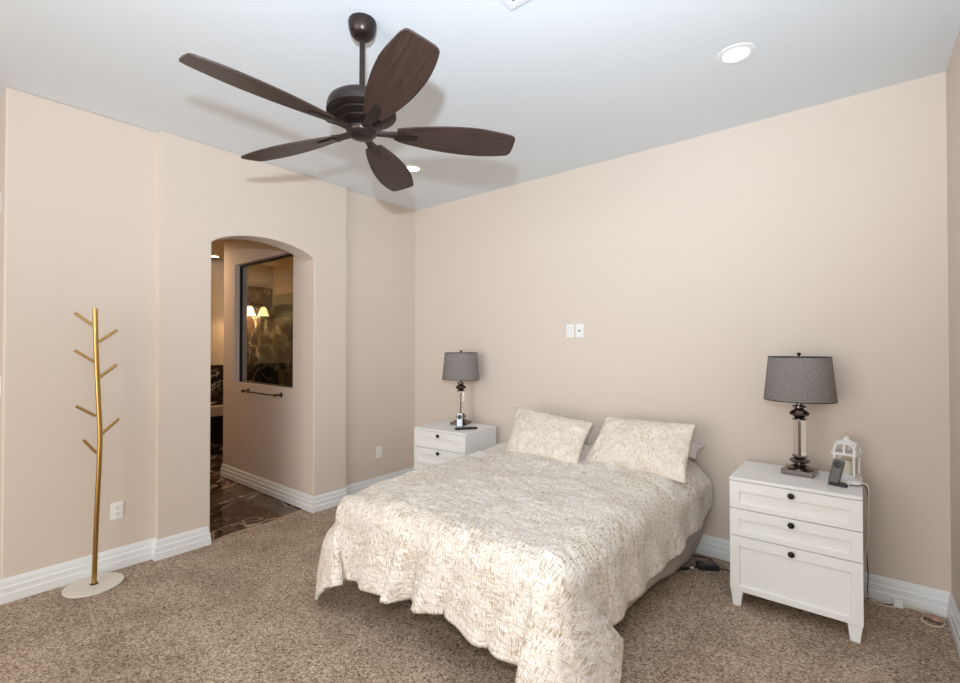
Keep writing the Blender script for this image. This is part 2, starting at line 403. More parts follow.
def duvet_mesh():
    wx, wy = rx1-rx0, ryh-ry1
    st = 0.0125
    ns = int((wx+2*EX)/st); nt = int((wy+EX)/st)
    bm = BM(); uvl = bm.loops.layers.uv.new('UVMap'); V = []
    for j in range(nt+1):
        t = (wy+EX)*j/nt; row = []
        for i in range(ns+1):
            s = -EX + (wx+2*EX)*i/ns
            sx = -1 if s < 0 else 1
            ex = max(0.0, -s, s-wx); ey = max(0.0, t-wy)
            bx = rx0 + min(max(s, 0), wx); by = ryh - min(max(t, 0), wy)
            puff = 0.020*fbm(s*3.1, t*3.1, 1.3) + 0.010*fbm(s*9, t*9, 4.0) + 0.006*fbm(s*16+t*9, t*22-s*8, 7)
            zt = ztop + 0.030 + 0.035*sstep(0.9, 0.2, t) + 0.012*math.sin(PI*min(1, max(0, s/wx)))
            corner = math.hypot(max(0, bx-rx0), max(0, by-ry1)); zt -= 0.035*math.exp(-(corner/0.16)**2)
            if ex == 0 and ey == 0:
                P = (bx, by, zt+puff)
            else:
                r = math.hypot(ex, ey); phi = math.atan2(ey, ex)/(PI/2)
                e = r
                if ex > 0 and ey > 0:
                    e = r*(1.0 + (0.06 if sx > 0 else 0.05)*math.sin(phi*PI))
                # wavy hem
                if ey > 0 and ex == 0:
                    e *= 1.03 - 0.09*math.exp(-((s-0.72)/0.20)**2) + 0.025*fbm(s*5, 9)
                if ex > 0 and ey == 0 and sx > 0:
                    e *= 0.93 - 0.10*sstep(0.9, 0.25, t) - 0.12*sstep(0.25, 0.0, t) + 0.03*fbm(t*4, 5)
                o, d = edge(e)
                g = min(1.4, max(0, (d-0.05)/0.40))
                ox = math.cos(phi*PI/2)*o*sx; oy = -math.sin(phi*PI/2)*o
                if ex > 0 and ey > 0:
                    a, b = lerp_path(FL_R if sx > 0 else FL_L, phi)
                    gg = g**1.1
                    ox += a*sx*gg; oy -= b*gg
                # hanging folds
                if ey > 0:
                    w = 1.0 if ex == 0 else max(0, phi)**6
                    q = s + 0.25*d
                    f = (0.020*math.sin(q*2*PI/0.37 + 1.5*fbm(s*2.2, 3.0)) + 0.016*fbm(q*6.0, 1.0 + d*1.0))
                    for c, wd, am in ((0.14, 0.05, -0.02), (0.42, 0.045, 0.022), (0.62, 0.026, 0.075), (0.72, 0.03, -0.06), (0.84, 0.026, 0.065), (0.95, 0.03, -0.045), (1.24, 0.04, -0.04)):
                        f += am*math.exp(-(((s+0.30*d) - c)/wd)**2)
                    oy -= f*g*w
                if ex > 0:
                    w = 1.0 if ey == 0 else max(0, 1-phi)**6
                    f = 0.014*math.sin(t*2*PI/0.30 + 2*d) + 0.016*fbm(t*5+d*3, 8.0)
                    head = 0.065*sstep(1.1, 0.2, t)*min(1, d/0.12) if sx > 0 else 0.0
                    ox += sx*((f*g)*w + head*w)
                if sx < 0 and ex > 0 and ey > 0: kk = math.sin(phi*PI)*min(1, d/0.10)*(1-sstep(0.10, 0.28, d)); ox += 0.035*kk; oy += 0.03*kk; ox -= 0.03*math.sin(phi*PI)*sstep(0.1, 0.25, d)*(1-sstep(0.40, 0.6, d))
                z = zt + puff*(1-g*0.7) - d
                P = (bx+ox, by+oy, max(0.016, z))
                if max(0.016, z) == 0.016:
                    P = (P[0]+sx*0.3*(0.016-z), P[1]-0.2*(0.016-z), 0.016)
            row.append(bm.verts.new(P))
        V.append(row)
    for j in range(nt):
        for i in range(ns):
            f = bm.faces.new((V[j][i], V[j+1][i], V[j+1][i+1], V[j][i+1]))
            for lp, (jj, ii) in zip(f.loops, ((j, i), (j+1, i), (j+1, i+1), (j, i+1))):
                lp[uvl].uv = ((wx+2*EX)*ii/ns, (wy+EX)*jj/nt)
    return bm
me_d = obj('duvet', duvet_mesh(), duvet_m, smooth=180)
sm = me_d.modifiers.new('thick', 'SOLIDIFY'); sm.thickness = 0.022; sm.offset = -1 if me_d.data.polygons[len(me_d.data.polygons)//3].normal.z > 0 else 1
tag(me_d, 'cream and tan hatched satin duvet spread over the bed, corners falling to the carpet', 'duvet')

def pillow(name, TL, TR, BR, BL, T, M, label, group=None, seed=0.0):
    TL, TR, BR, BL = map(Vector, (TL, TR, BR, BL))
    c = (TL+TR+BR+BL)/4; nx = ((TR-TL)+(BR-BL)).normalized(); ny = ((TL-BL)+(TR-BR)).normalized(); nn = nx.cross(ny)
    NU, NV = 56, 40; bm = BM(); uvl = bm.loops.layers.uv.new('UVMap'); sides = []
    wl = ((TR-TL).length+(BR-BL).length)/2; hl = ((TL-BL).length+(TR-BR).length)/2
    for side in (1, -1):
        G = []
        for j in range(NV+1):
            row = []
            for i in range(NU+1):
                u = -1+2*i/NU; v = -1+2*j/NV
                uu = u*(1-0.055*(1-v*v)*abs(u)**3); vv = v*(1-0.075*(1-u*u)*abs(v)**3)
                p = (BL*(1-uu)*(1-vv)+BR*(1+uu)*(1-vv)+TR*(1+uu)*(1+vv)+TL*(1-uu)*(1+vv))/4
                k = ((1-u*u)**0.55)*((1-v*v)**0.5)
                k = k*0.85 + 0.15*(1-u*u)*(1-v*v)
                w = 0.012*fbm(u*3+seed, v*2.5, side) + 0.010*fbm(u*7+seed, v*3, side+3)*(abs(u)+abs(v)) + 0.006*fbm(u*12, v*10+seed, 2)
                d = T/2*k + w*min(1, k*2.5)
                if 0 < i < NU and 0 < j < NV or side == 1: row.append(bm.verts.new(p + nn*d*side - c))
                else: row.append(sides[0][j][i])
            G.append(row)
        sides.append(G)
        for j in range(NV):
            for i in range(NU):
                q = ((j, i), (j, i+1), (j+1, i+1), (j+1, i))
                f = bm.faces.new([G[a][b] for a, b in q])
                for lp, (a, b) in zip(f.loops, q): lp[uvl].uv = (wl*b/NU+seed, hl*a/NV+(0 if side == 1 else 1.7))
    o = obj(name, bm, M, smooth=180, loc=c); tag(o, label, 'pillow', group); return o
pillow('pillow', (1.64, -0.37, 0.99), (2.36, -0.37, 0.93), (2.385, -0.69, 0.665), (1.755, -0.69, 0.675), 0.16, pillow_m,
       'left cream and tan pillow leaning near the white nightstand in the corner', 'matching cream pillows', 0.3)
pillow('pillow', (2.415, -0.28, 0.975), (3.075, -0.31, 0.985), (3.08, -0.59, 0.645), (2.36, -0.575, 0.665), 0.17, pillow_m,
       'right cream and tan pillow leaning at the bed side with the crumpled grey cloth', 'matching cream pillows', 3.7)
pillow('pillow', (2.40, -0.075, 0.84), (3.075, -0.085, 0.80), (3.06, -0.27, 0.74), (2.40, -0.27, 0.76), 0.12, sheet_m,
       'grey pillow mostly hidden behind the right cream pillow', None, 6.1)

# ------------------------------------------------------------------ nightstands
NW, ND, NH = 0.607, 0.494, 0.743
def drawer_front(bm, x0, x1, y, z0, z1, rail, th=0.018, rec=0.011):
    """framed drawer front facing -y with a sunk panel"""
    a, b = rail*0.62, rail*1.15
    loops = [[(x0, y+th, z0), (x1, y+th, z0), (x1, y+th, z1), (x0, y+th, z1)], [(x0, y, z0), (x1, y, z0), (x1, y, z1), (x0, y, z1)],
             [(x0+rail, y, z0+a), (x1-rail, y, z0+a), (x1-rail, y, z1-b), (x0+rail, y, z1-b)],
             [(x0+rail+.003, y+rec, z0+a+.003), (x1-rail-.003, y+rec, z0+a+.003), (x1-rail-.003, y+rec, z1-b-.003), (x0+rail+.003, y+rec, z1-b-.003)]]
    v = [[bm.verts.new(p) for p in lp] for lp in loops]
    for p, q in zip(v, v[1:]):
        for k in range(4): bm.faces.new((p[k], p[(k+1) % 4], q[(k+1) % 4], q[k]))
    bm.faces.new(v[0][::-1]); bm.faces.new(v[-1]); return bm
def make_nightstand():
    t = thing('nightstand', '', 'nightstand')
    hw, hd = NW/2, ND/2
    bm = BM()
    box(bm, -hw, -hw+.018, -hd+.02, hd, .085, NH-.02); box(bm, hw-.018, hw, -hd+.02, hd, .085, NH-.02)
    box(bm, -hw+.018, hw-.018, hd-.012, hd, .085, NH-.02); box(bm, -hw+.018, hw-.018, -hd+.02, hd-.012, .085, .10)
    for z in (.405, .562): box(bm, -hw+.018, hw-.018, -hd+.03, hd-.012, z-.006, z+.006)
    obj('body', bm, white_m, t, bevel=0.002)
    bm = BM(); box(bm, -hw, hw, -hd, hd, NH-.02, NH); obj('top', bm, white_m, t, bevel=0.004)
    for z0, z1 in ((.088, .405), (.409, .562), (.566, NH-.022)):
        bm = BM(); drawer_front(bm, -hw+.001, hw-.001, -hd, z0, z1, .05)
        d = obj('drawer', bm, white_m, t, bevel=0.0015)
        bm = BM(); zc = z1-.030
        Mx = Matrix.Translation((0, -hd, zc)) @ Matrix.Rotation(PI/2, 4, 'X')
        lathe(bm, [(.006, -.001), (.0065, .010), (.015, .014), (.0165, .020), (.013, .026), (.004, .028)], 20, M=Mx)
        k = obj('knob', bm, knob_m, d, smooth=50); k['label'] = 'dark metal knob'
    for sx in (-1, 1):
        for sy in (-1, 1):
            bm = BM(); cx = sx*(hw-.035); cy = sy*(hd-.03)
            vs = [bm.verts.new((cx+a*.5, cy+b*.5, z)) for z, w in ((0, .040), (.085, .062)) for a, b in ((-w, -.05), (w, -.05), (w, .05), (-w, .05))]
            for f in ((0,3,2,1),(4,5,6,7),(0,1,5,4),(1,2,6,5),(2,3,7,6),(3,0,4,7)): bm.faces.new([vs[i] for i in f])
            obj('leg', bm, white_m, t, bevel=0.002)
    return t
ns1 = make_nightstand(); ns1.location = (3.628, -0.366, 0); ns1.rotation_euler = (0, 0, -0.002)
ns1['label'] = 'white three drawer nightstand right of the bed with a lamp and lantern on it'
ns2 = copy_tree(ns1); ns2.location = (0.930, -0.350, 0); ns2.rotation_euler = (0, 0, 0.066)
ns2['label'] = 'white nightstand in the far left corner, its lower part hidden by the bed'
for o in (ns1, ns2): o['group'] = 'matching white nightstands'

# ------------------------------------------------------------------ table lamps
def make_lamp():
    t = thing('table_lamp', '', 'lamp')
    bm = BM(); box(bm, -.082, .082, -.082, .082, 0, .030); obj('plinth', bm, chrome_m, t, bevel=0.004)
    bm = BM(); lathe(bm, [(.066, .030), (.066, .036), (.050, .042), (.044, .050), (.030, .056), (.027, .062), (.046, .070), (.054, .078), (.046, .088), (.030, .094), (.027, .098), (.038, .102), (.038, .110)], 40)
    obj('lower_baluster', bm, chrome_m, t, smooth=40)
    bm = BM(); lathe(bm, [(.032, .110), (.032, .322)], 40); obj('glass_column', bm, glass_m, t, smooth=60)
    bm = BM(); lathe(bm, [(.0045, .110), (.0045, .322)], 16); obj('rod', bm, chrome_m, t, smooth=60)
    bm = BM(); lathe(bm, [(.036, .322), (.036, .329), (.024, .334), (.030, .342), (.050, .352), (.053, .362), (.040, .376), (.026, .384), (.022, .392), (.036, .398), (.036, .405), (.016, .411), (.013, .440), (.019, .445), (.019, .475), (.007, .480), (.007, .500)], 40)
    obj('upper_baluster', bm, chrome_m, t, smooth=40)
    # linen drum shade: outer and inner wall
    n = 64; bm = BM(); uvl = bm.loops.layers.uv.new('UVMap')
    pr = [(.182, .440), (.184, .444), (.160, .694), (.159, .700), (.156, .699), (.179, .441)]
    rings = [[bm.verts.new((r*math.cos(2*PI*i/n), r*math.sin(2*PI*i/n), z)) for i in range(n)] for r, z in pr]
    for k in range(len(pr)):
        a, b = rings[k], rings[(k+1) % len(pr)]
        for i in range(n):
            f = bm.faces.new((a[i], a[(i+1) % n], b[(i+1) % n], b[i]))
            for lp, (ii, zz) in zip(f.loops, ((i, pr[k][1]), (i+1, pr[k][1]), (i+1, pr[(k+1) % 6][1]), (i, pr[(k+1) % 6][1]))): lp[uvl].uv = (ii/n*1.1, zz)
    sh = obj('lamp_shade', bm, shade_m, t, smooth=40)
    bm = BM(); lathe(bm, [(.1595, .6965), (.1615, .6965), (.1615, .702), (.1595, .702), (.1595, .6965)], 64, cap=False)
    obj('shade_trim', bm, black_m, sh, smooth=40); bm = BM()
    lathe(bm, [(.1825, .438), (.1850, .438), (.1850, .443), (.1825, .443), (.1825, .438)], 64, cap=False)
    obj('shade_trim', bm, black_m, sh, smooth=40)
    bm = BM()
    tube(bm, [(.004, 0, .50), (.05, 0, .52), (.06, 0, .58), (.05, 0, .66), (0, 0, .69), (-.05, 0, .66), (-.06, 0, .58), (-.05, 0, .52), (-.004, 0, .50)], .0025, 6)
    for k in range(3): tube(bm, [(0, 0, .695), (.158*math.cos(2.1*k+.4), .158*math.sin(2.1*k+.4), .695)], .002, 6)
    obj('harp', bm, knob_m, t, smooth=60)
    bm = BM(); lathe(bm, [(.006, .690), (.006, .704), (.004, .707), (.011, .713), (.012, .719), (.006, .726)], 20); obj('finial', bm, knob_m, t, smooth=50)
    bm = BM(); lathe(bm, [(.012, .500), (.024, .525), (.030, .555), (.024, .585), (.010, .60)], 20); obj('bulb', bm, plastic_m, t, smooth=60)
    return t
lp1 = make_lamp(); lp1.location = (3.640, -0.275, NH); lp1.rotation_euler = (0, 0, -0.10)
lp1['label'] = 'grey shade lamp with glass column on the right nightstand beside the white lantern'
lp2 = copy_tree(lp1); lp2.location = (0.880, -0.215, NH); lp2.rotation_euler = (0, 0, 0.35)
lp2['label'] = 'grey shade lamp with glass column on the corner nightstand, silver remote before it'
for o in (lp1, lp2): o['group'] = 'matching table lamps'

# ------------------------------------------------------------------ things on the right nightstand
lan = thing('lantern', 'small white arched candle lantern on the right nightstand', 'lantern', (3.862, -0.195, NH), -0.25); lan.scale = (.92, .92, 1)
bm = BM(); box(bm, -.062, .062, -.062, .062, 0, .012); box(bm, -.055, .055, -.055, .055, .012, .022); obj('base', bm, white_m, lan, bevel=.003)
bm = BM(); box(bm, -.066, .066, -.066, .066, .132, .146); obj('collar', bm, white_m, lan, bevel=.003)
for sx in (-1, 1):
    for sy in (-1, 1):
        bm = BM(); box(bm, sx*.050-.006, sx*.050+.006, sy*.050-.006, sy*.050+.006, .022, .132); obj('post', bm, white_m, lan)
bm = BM()
for rz in (0, PI/2):
    for off in (-.050, .050):
        pts = [(.056*math.cos(a), off, .146+.058*math.sin(a)) for a in [PI*k/16 for k in range(17)]]
        if rz: pts = [(y, x, z) for x, y, z in pts]
        tube(bm, pts, .0062, 8)
for s in (-1, 1): box(bm, -.005, .005, s*.050-.004, s*.050+.004, .146, .204); box(bm, s*.050-.004, s*.050+.004, -.005, .005, .146, .204)
obj('arch_frame', bm, white_m, lan, smooth=50)
bm = BM(); vs = [(.056, .196), (.040, .210), (.022, .217), (.016, .222), (.018, .230), (.006, .240)]; lathe(bm, vs, 24); obj('cap', bm, white_m, lan, smooth=50)
bm = BM(); lathe(bm, [(.033, .022), (.034, .026), (.034, .096), (.030, .100), (.012, .097)], 28); cd = obj('candle', bm, candle_m, lan, smooth=50); cd['label'] = 'cream candle'

hs = thing('handset', 'dark grey handset with a round black dial leaning in front of the white lantern', 'handset', (3.818, -0.432, NH), -0.22)
bm = BM(); box(bm, -.026, .026, -.011, .011, 0, .132, M=Matrix.Translation((-.010, -.008, .010)) @ Matrix.Rotation(.17, 4, 'Y') @ Matrix.Rotation(-.20, 4, 'X'))
hb = obj('body', bm, grey_pl, hs, bevel=.006, seg=3, smooth=40)
bm = BM(); lathe(bm, [(.018, 0), (.018, .003), (.015, .004), (.006, .0045)], 28, M=Matrix.Translation((-.010, -.008, .010)) @ Matrix.Rotation(.17, 4, 'Y') @ Matrix.Rotation(-.20, 4, 'X') @ Matrix.Translation((0, -.011, .104)) @ Matrix.Rotation(PI/2, 4, 'X'))
obj('dial', bm, black_m, hb, smooth=40)
bm = BM(); prism(bm, [(-.030, -.030), (.050, -.030), (.056, -.012), (.040, .030), (-.030, .030)], 0, .014); obj('cradle', bm, black_m, hs, bevel=.004)

wb = BM(); box(wb, -.035, .035, -.024, .024, 0, .018)
ch = thing('charger', 'white charger block with white lead behind the dark grey handset', 'charger', (3.888, -0.352, NH), 0.1)
obj('block', wb, plastic_m, ch, bevel=.005, seg=3)
bm = BM(); tube(bm, spline([(.034, 0, .009), (.048, -.01, .012), (.060, -.012, .006), (.068, -.008, -.03), (.070, .05, -.30), (.066, .20, -.55), (.070, .28, -.715), (.105, .25, -.737)], 8), .0024, 8); obj('lead', bm, plastic_m, ch, smooth=180)
bm = BM(); tube(bm, spline([(3.875, -.425, .749), (3.91, -.40, .747), (3.935, -.37, .748), (3.951, -.345, .715), (3.956, -.30, .60), (3.954, -.22, .45), (3.949, -.14, .30), (3.955, -.075, .16), (3.952, -.055, .04), (3.962, -.045, .006), (3.92, -.05, .005), (3.80, -.05, .005)], 8), .0026, 8)
tag(obj('black_cable', bm, black_m, smooth=180), 'black cable running over the right nightstand edge down to the carpet', 'cable')
# floor cord and the small things by the skirting
bm = BM(); tube(bm, spline([(3.958, -.062, .06), (3.960, -.055, .012), (4.00, -.085, .006), (4.06, -.075, .006), (4.11, -.045, .006), (4.15, -.040, .012), (4.185, -.050, .008), (4.190, -.090, .006), (4.180, -.135, .006), (4.205, -.180, .006), (4.245, -.175, .006), (4.272, -.120, .006), (4.268, -.060, .010), (4.225, -.040, .014), (4.18, -.036, .018), (4.115, -.036, .020)], 8), .0032, 8)
tag(obj('white_cord', bm, mat('cream_cord', srgb(228, 218, 200), .5), smooth=180), 'white cord looping over the carpet in the right corner', 'cable')
pg = thing('plug', 'small white plug block on the carpet against the right skirting board', 'plug', (4.088, -0.043, 0), 0.0)
bm = BM(); box(bm, -.022, .022, -.018, .018, .002, .048); obj('block', bm, plastic_m, pg, bevel=.005, seg=3)
bm = BM(); tube(bm, spline([(-.02, 0, .02), (-.04, -.004, .012), (-.07, -.006, .007), (-.11, -.008, .006)], 6), .003, 8); obj('lead', bm, plastic_m, pg, smooth=180)
bm = BM(); random.seed(4); bmesh.ops.create_grid(bm, x_segments=12, y_segments=8, size=1)
for v in bm.verts:
    x, y = v.co.x, v.co.y
    v.co = Vector((x*.040, y*.022, .012 + .012*fbm(x*2.2, y*2.6, 3) + .010*abs(fbm(x*5, y*5, 1)) + .004*(1-x*x)))
wr = obj('wrapper', bm, mat('pink_paper', srgb(196, 150, 138), .5), smooth=60, loc=(4.228, -.105, 0)); wr.rotation_euler = (0, 0, -.35)
sm = wr.modifiers.new('thick', 'SOLIDIFY'); sm.thickness = .002
tag(wr, 'small crumpled pinkish wrapper inside the loop of white cord', 'wrapper')

# ------------------------------------------------------------------ on the left nightstand
rm = thing('remote_control', 'small silver remote with round black dial standing by the corner lamp', 'remote', (0.985, -0.352, NH), 0.62)
bm = BM(); box(bm, -.027, .027, -.009, .009, 0, .128, M=Matrix.Translation((0, -.004, .002)) @ Matrix.Rotation(-.14, 4, 'X')); b = obj('body', bm, silver_m, rm, bevel=.006, seg=3, smooth=40)
bm = BM(); lathe(bm, [(.021, 0), (.021, .003), (.018, .004), (.007, .0045)], 28, M=Matrix.Translation((0, -.004, .002)) @ Matrix.Rotation(-.14, 4, 'X') @ Matrix.Translation((0, -.009, .092)) @ Matrix.Rotation(PI/2, 4, 'X'))
obj('dial', bm, black_m, b, smooth=40)
bm = BM(); box(bm, -.034, .034, .000, .040, 0, .02); obj('stand', bm, black_m, rm, bevel=.004)
tv = thing('remote_control', 'long black remote lying flat on the corner nightstand', 'remote', (1.110, -0.405, NH), 0.98)
bm = BM(); box(bm, -.105, .105, -.024, .024, 0, .018); obj('body', bm, black_m, tv, bevel=.007, seg=3, smooth=40)
for k in range(5):
    for j in range(3):
        bm = BM(); lathe(bm, [(.0045, .018), (.0045, .0195), (.003, .020)], 10, (-.07+k*.028, -.013+j*.013, 0)); obj('button', bm, grey_pl, tv)

# ------------------------------------------------------------------ power adapter by the bed
pa = thing('power_adapter', 'black power adapter brick on the carpet between bed and right nightstand', 'power adapter', (3.116, -0.235, 0), 0.45)
bm = BM(); box(bm, -.068, .068, -.034, .034, .002, .040); b = obj('brick', bm, black_m, pa, bevel=.008, seg=3, smooth=40)
bm = BM(); box(bm, -.032, .026, -.020, .020, .040, .0412); lb = obj('label_plate', bm, grey_pl, b); lb['label'] = 'grey printed label'
bm = BM(); tube(bm, spline([(-.066, -.01, .02), (-.10, -.035, .008), (-.15, -.05, .007), (-.20, -.085, .007), (-.25, -.10, .007), (-.34, -.11, .007)], 8), .0035, 8); obj('lead', bm, black_m, pa, smooth=180)
bm = BM(); lathe(bm, [(.007, -.035), (.010, -.03), (.010, .02), (.006, .035)], 14, M=Matrix.Translation((-.155, -.052, .011)) @ Matrix.Rotation(.35, 4, 'Z') @ Matrix.Rotation(PI/2, 4, 'Y')); obj('connector', bm, black_m, pa, smooth=50)
bm = BM(); box(bm, -.010, .010, -.006, .006, .007, .016, M=Matrix.Translation((-.105, -.038, .004)) @ Matrix.Rotation(.4, 4, 'Z')); o = obj('cord_tag', bm, plastic_m, pa); o['label'] = 'white cord tag'
bm = BM(); tube(bm, spline([(.066, .0, .02), (.09, -.01, .010), (.12, .0, .006), (.155, -.04, .006), (.21, -.06, .006), (.30, -.05, .006)], 8), .0035, 8); obj('lead', bm, black_m, pa, smooth=180)
bm = BM(); tube(bm, spline([(3.11, -.17, .03), (3.12, -.10, .012), (3.07, -.075, .008), (2.99, -.10, .007), (2.90, -.17, .007)], 8), .0035, 8)
bpy.context.view_layer.update(); o = obj('cord', bm, black_m, pa, smooth=180); o.matrix_parent_inverse = pa.matrix_world.inverted()

# ------------------------------------------------------------------ coat stand
cs = thing('coat_stand', 'tall brushed gold branch coat stand on a round white base by the left wall', 'coat stand', (0.176, -2.900, 0))
bm = BM(); lathe(bm, [(.150, .003), (.152, .006), (.152, .012), (.149, .015)], 72); obj('base', bm, stone_m, cs, smooth=40)
def cp(p): return (p[0]-.140, p[1]+2.893, p[2])
bm = BM(); tube(bm, spline([cp(p) for p in ((.140, -2.893, .014), (.1415, -2.885, .40), (.144, -2.873, .80), (.145, -2.871, .958), (.1425, -2.880, 1.163), (.140, -2.893, 1.483), (.139, -2.900, 1.744))], 8), .0135, 18)
obj('pole', bm, gold_m, cs, smooth=50)
bm = BM(); lathe(bm, [(.022, .015), (.022, .017), (.016, .020), (.0145, .022)], 24); obj('collar', bm, mat('dark_brass', srgb(90, 66, 36), .35, 1.0), cs, smooth=40)
for a, b in [([.119, -2.996, 1.714], [.138, -2.904, 1.635]), ([.161, -2.791, 1.612], [.142, -2.882, 1.534]), ([.119, -2.994, 1.483], [.139, -2.898, 1.406]), ([.161, -2.792, 1.391], [.144, -2.875, 1.31]), ([.121, -2.985, 1.137], [.141, -2.891, 1.066]), ([.163, -2.779, 1.039], [.146, -2.863, .951]), ([.129, -2.949, .924], [.141, -2.887, .833])]:
    bm = BM(); A = Vector(cp(a)); B = Vector(cp(b)); tube(bm, [B, B+(A-B)*.5, A-(A-B)*.03, A], .0085, 14); obj('branch', bm, gold_m, cs, smooth=50)

# ------------------------------------------------------------------ ceiling fan
fx, fy = 2.091, -2.305
fan = thing('ceiling_fan', 'dark bronze five blade ceiling fan hanging above the bed foot', 'ceiling fan', (fx, fy, H))
fan.rotation_euler = (-0.0202, -0.0194, 0)   # the rod hangs a degree off plumb
def fz(z): return z-H
bm = BM(); lathe(bm, [(.064, 0), (.067, -.010), (.064, -.035), (.055, -.062), (.040, -.078), (.024, -.082), (.022, -.078)], 40); obj('canopy', bm, bronze_m, fan, smooth=50)
bm = BM(); lathe(bm, [(.013, -.09), (.013, fz(2.70))], 20); obj('downrod', bm, bronze_m, fan, smooth=50)
bm = BM(); lathe(bm, [(.015, fz(2.722)), (.020, fz(2.709)), (.028, fz(2.695)), (.034, fz(2.683))], 24); obj('rod_cover', bm, bronze_m, fan, smooth=50)
MZ = lambda z: fz(2.545 + (z-2.548)*0.72)
bm = BM(); lathe(bm, [(.034, MZ(2.742)), (.085, MZ(2.737)), (.128, MZ(2.722)), (.152, MZ(2.695)), (.160, MZ(2.660)), (.157, MZ(2.636)), (.161, MZ(2.632)), (.161, MZ(2.622)), (.150, MZ(2.614)),
                  (.126, MZ(2.606)), (.129, MZ(2.601)), (.129, MZ(2.592)), (.108, MZ(2.584)), (.092, MZ(2.578)), (.095, MZ(2.573)), (.095, MZ(2.564)), (.075, MZ(2.556)), (.058, MZ(2.548))], 56)
obj('motor_housing', bm, bronze_m, fan, smooth=35)
bm = BM(); lathe(bm, [(.056, fz(2.545)), (.058, fz(2.538)), (.070, fz(2.532)), (.073, fz(2.522)), (.069, fz(2.507)), (.054, fz(2.493)), (.030, fz(2.486)), (.004, fz(2.485))], 48)
obj('switch_housing', bm, bronze_m, fan, smooth=50)
ZB = fz(2.514)
def blade_outline():
    pts = []
    up = [(.165, .040), (.20, .052), (.28, .070), (.38, .086), (.48, .094), (.58, .094), (.66, .085), (.71, .075), (.733, .068)]
    lo = [(.747, -.050), (.743, -.060), (.733, -.067), (.70, -.077), (.58, -.094), (.48, -.094), (.38, -.085), (.28, -.069), (.20, -.051), (.165, -.040)]
    top = [Vector((a, b, 0)) for a, b in up]; bot = [Vector((a, b, 0)) for a, b in lo]
    o = [(p.x, p.y) for p in spline(top, 4)] + [(.741, .060), (.747, .046), (.749, .0)] + [(p.x, p.y) for p in spline(bot, 4)]
    return [(.165+(x-.165)*.985, y) for x, y in o]
def blade_bm(ang):
    bm = BM(); prism(bm, blade_outline(), -.004, .004)
    uvl = bm.loops.layers.uv.new('UVMap')
    for f in bm.faces:
        for lp in f.loops: lp[uvl].uv = (lp.vert.co.x + ang, lp.vert.co.y + ang*.37)
    M = Matrix.Rotation(ang, 4, 'Z') @ Matrix.Translation((0, 0, ZB+.004)) @ Matrix.Rotation(-math.radians(14), 4, 'X')
    bmesh.ops.transform(bm, matrix=M, verts=bm.verts[:]); return bm
for k in range(5):
    ang = -1.624 - k*2*PI/5
    bl = obj('blade', blade_bm(ang), blade_m, fan, bevel=.0015)
    Mr = Matrix.Rotation(ang, 4, 'Z') @ Matrix.Translation((0, 0, ZB)) @ Matrix.Rotation(-math.radians(14), 4, 'X')
    bm = BM(); prism(bm, [(.150, -.026), (.225, -.017), (.262, -.012), (.262, .012), (.225, .017), (.150, .026)], -.007, -.0005)
    bmesh.ops.transform(bm, matrix=Mr, verts=bm.verts[:])
    M2 = Matrix.Rotation(ang, 4, 'Z') @ Matrix.Translation((0, 0, ZB))
    b2 = BM(); prism(b2, [(.055, -.020), (.12, -.018), (.165, -.027), (.165, .027), (.12, .018), (.055, .020)], -.004, .008); bmesh.ops.transform(b2, matrix=M2, verts=b2.verts[:])
    me = bpy.data.meshes.new('tmp'); b2.to_mesh(me); b2.free(); bm.from_mesh(me); bpy.data.meshes.remove(me)
    obj('blade_arm', bm, bronze_m, fan, bevel=.002)

# ------------------------------------------------------------------ ceiling lights and vent
def downlight(loc, label):
    t = thing('recessed_light', label, 'ceiling light', loc, 0, 'recessed ceiling lights')
    bm = BM(); lathe(bm, [(.060, -.003), (.066, -.007), (.090, -.004), (.093, 0), (.060, 0), (.060, -.003)], 48, cap=False); obj('trim_ring', bm, trim_m, t, smooth=40)
    bm = BM(); lathe(bm, [(.001, -.0035), (.060, -.0030), (.060, -.001), (.001, -.001)], 48); obj('lens', bm, led_m, t)
    return t
downlight((3.425, -0.915, H), 'lit round recessed ceiling light on the right side of the ceiling')
downlight((0.92, -0.90, H), 'lit recessed ceiling light partly behind a fan blade')
downlight((-2.93, -1.00, 2.74), 'lit recessed light in the bathroom beyond the arch')
vt = thing('air_vent', 'white louvred air vent on the ceiling at the top edge', 'vent', (2.87, -2.11, H), 0)
bm = BM()
for a in range(4):
    Mz = Matrix.Rotation(a*PI/2, 4, 'Z')
    vs0 = len(bm.verts)
    prof = [(.18, 0), (.176, -.010), (.148, -.012), (.145, 0)]
    v = [[bm.verts.new(Mz @ Vector((sx*r, -r, z))) for r, z in prof] for sx in (-1, 1)]
    for i in range(4): bm.faces.new((v[0][i], v[0][(i+1) % 4], v[1][(i+1) % 4], v[1][i]))
obj('frame', bm, trim_m, vt)
bm = BM(); box(bm, -.146, .146, -.146, .146, -.0015, -.0005); obj('duct', bm, dark_m, vt)
bm = BM()
for k in range(9): box(bm, -.146, .146, -.013, .013, -.001, .001, M=Matrix.Translation((0, -.125+k*.0312, -.0075)) @ Matrix.Rotation(.42, 4, 'X'))
obj('louvre', bm, trim_m, vt)

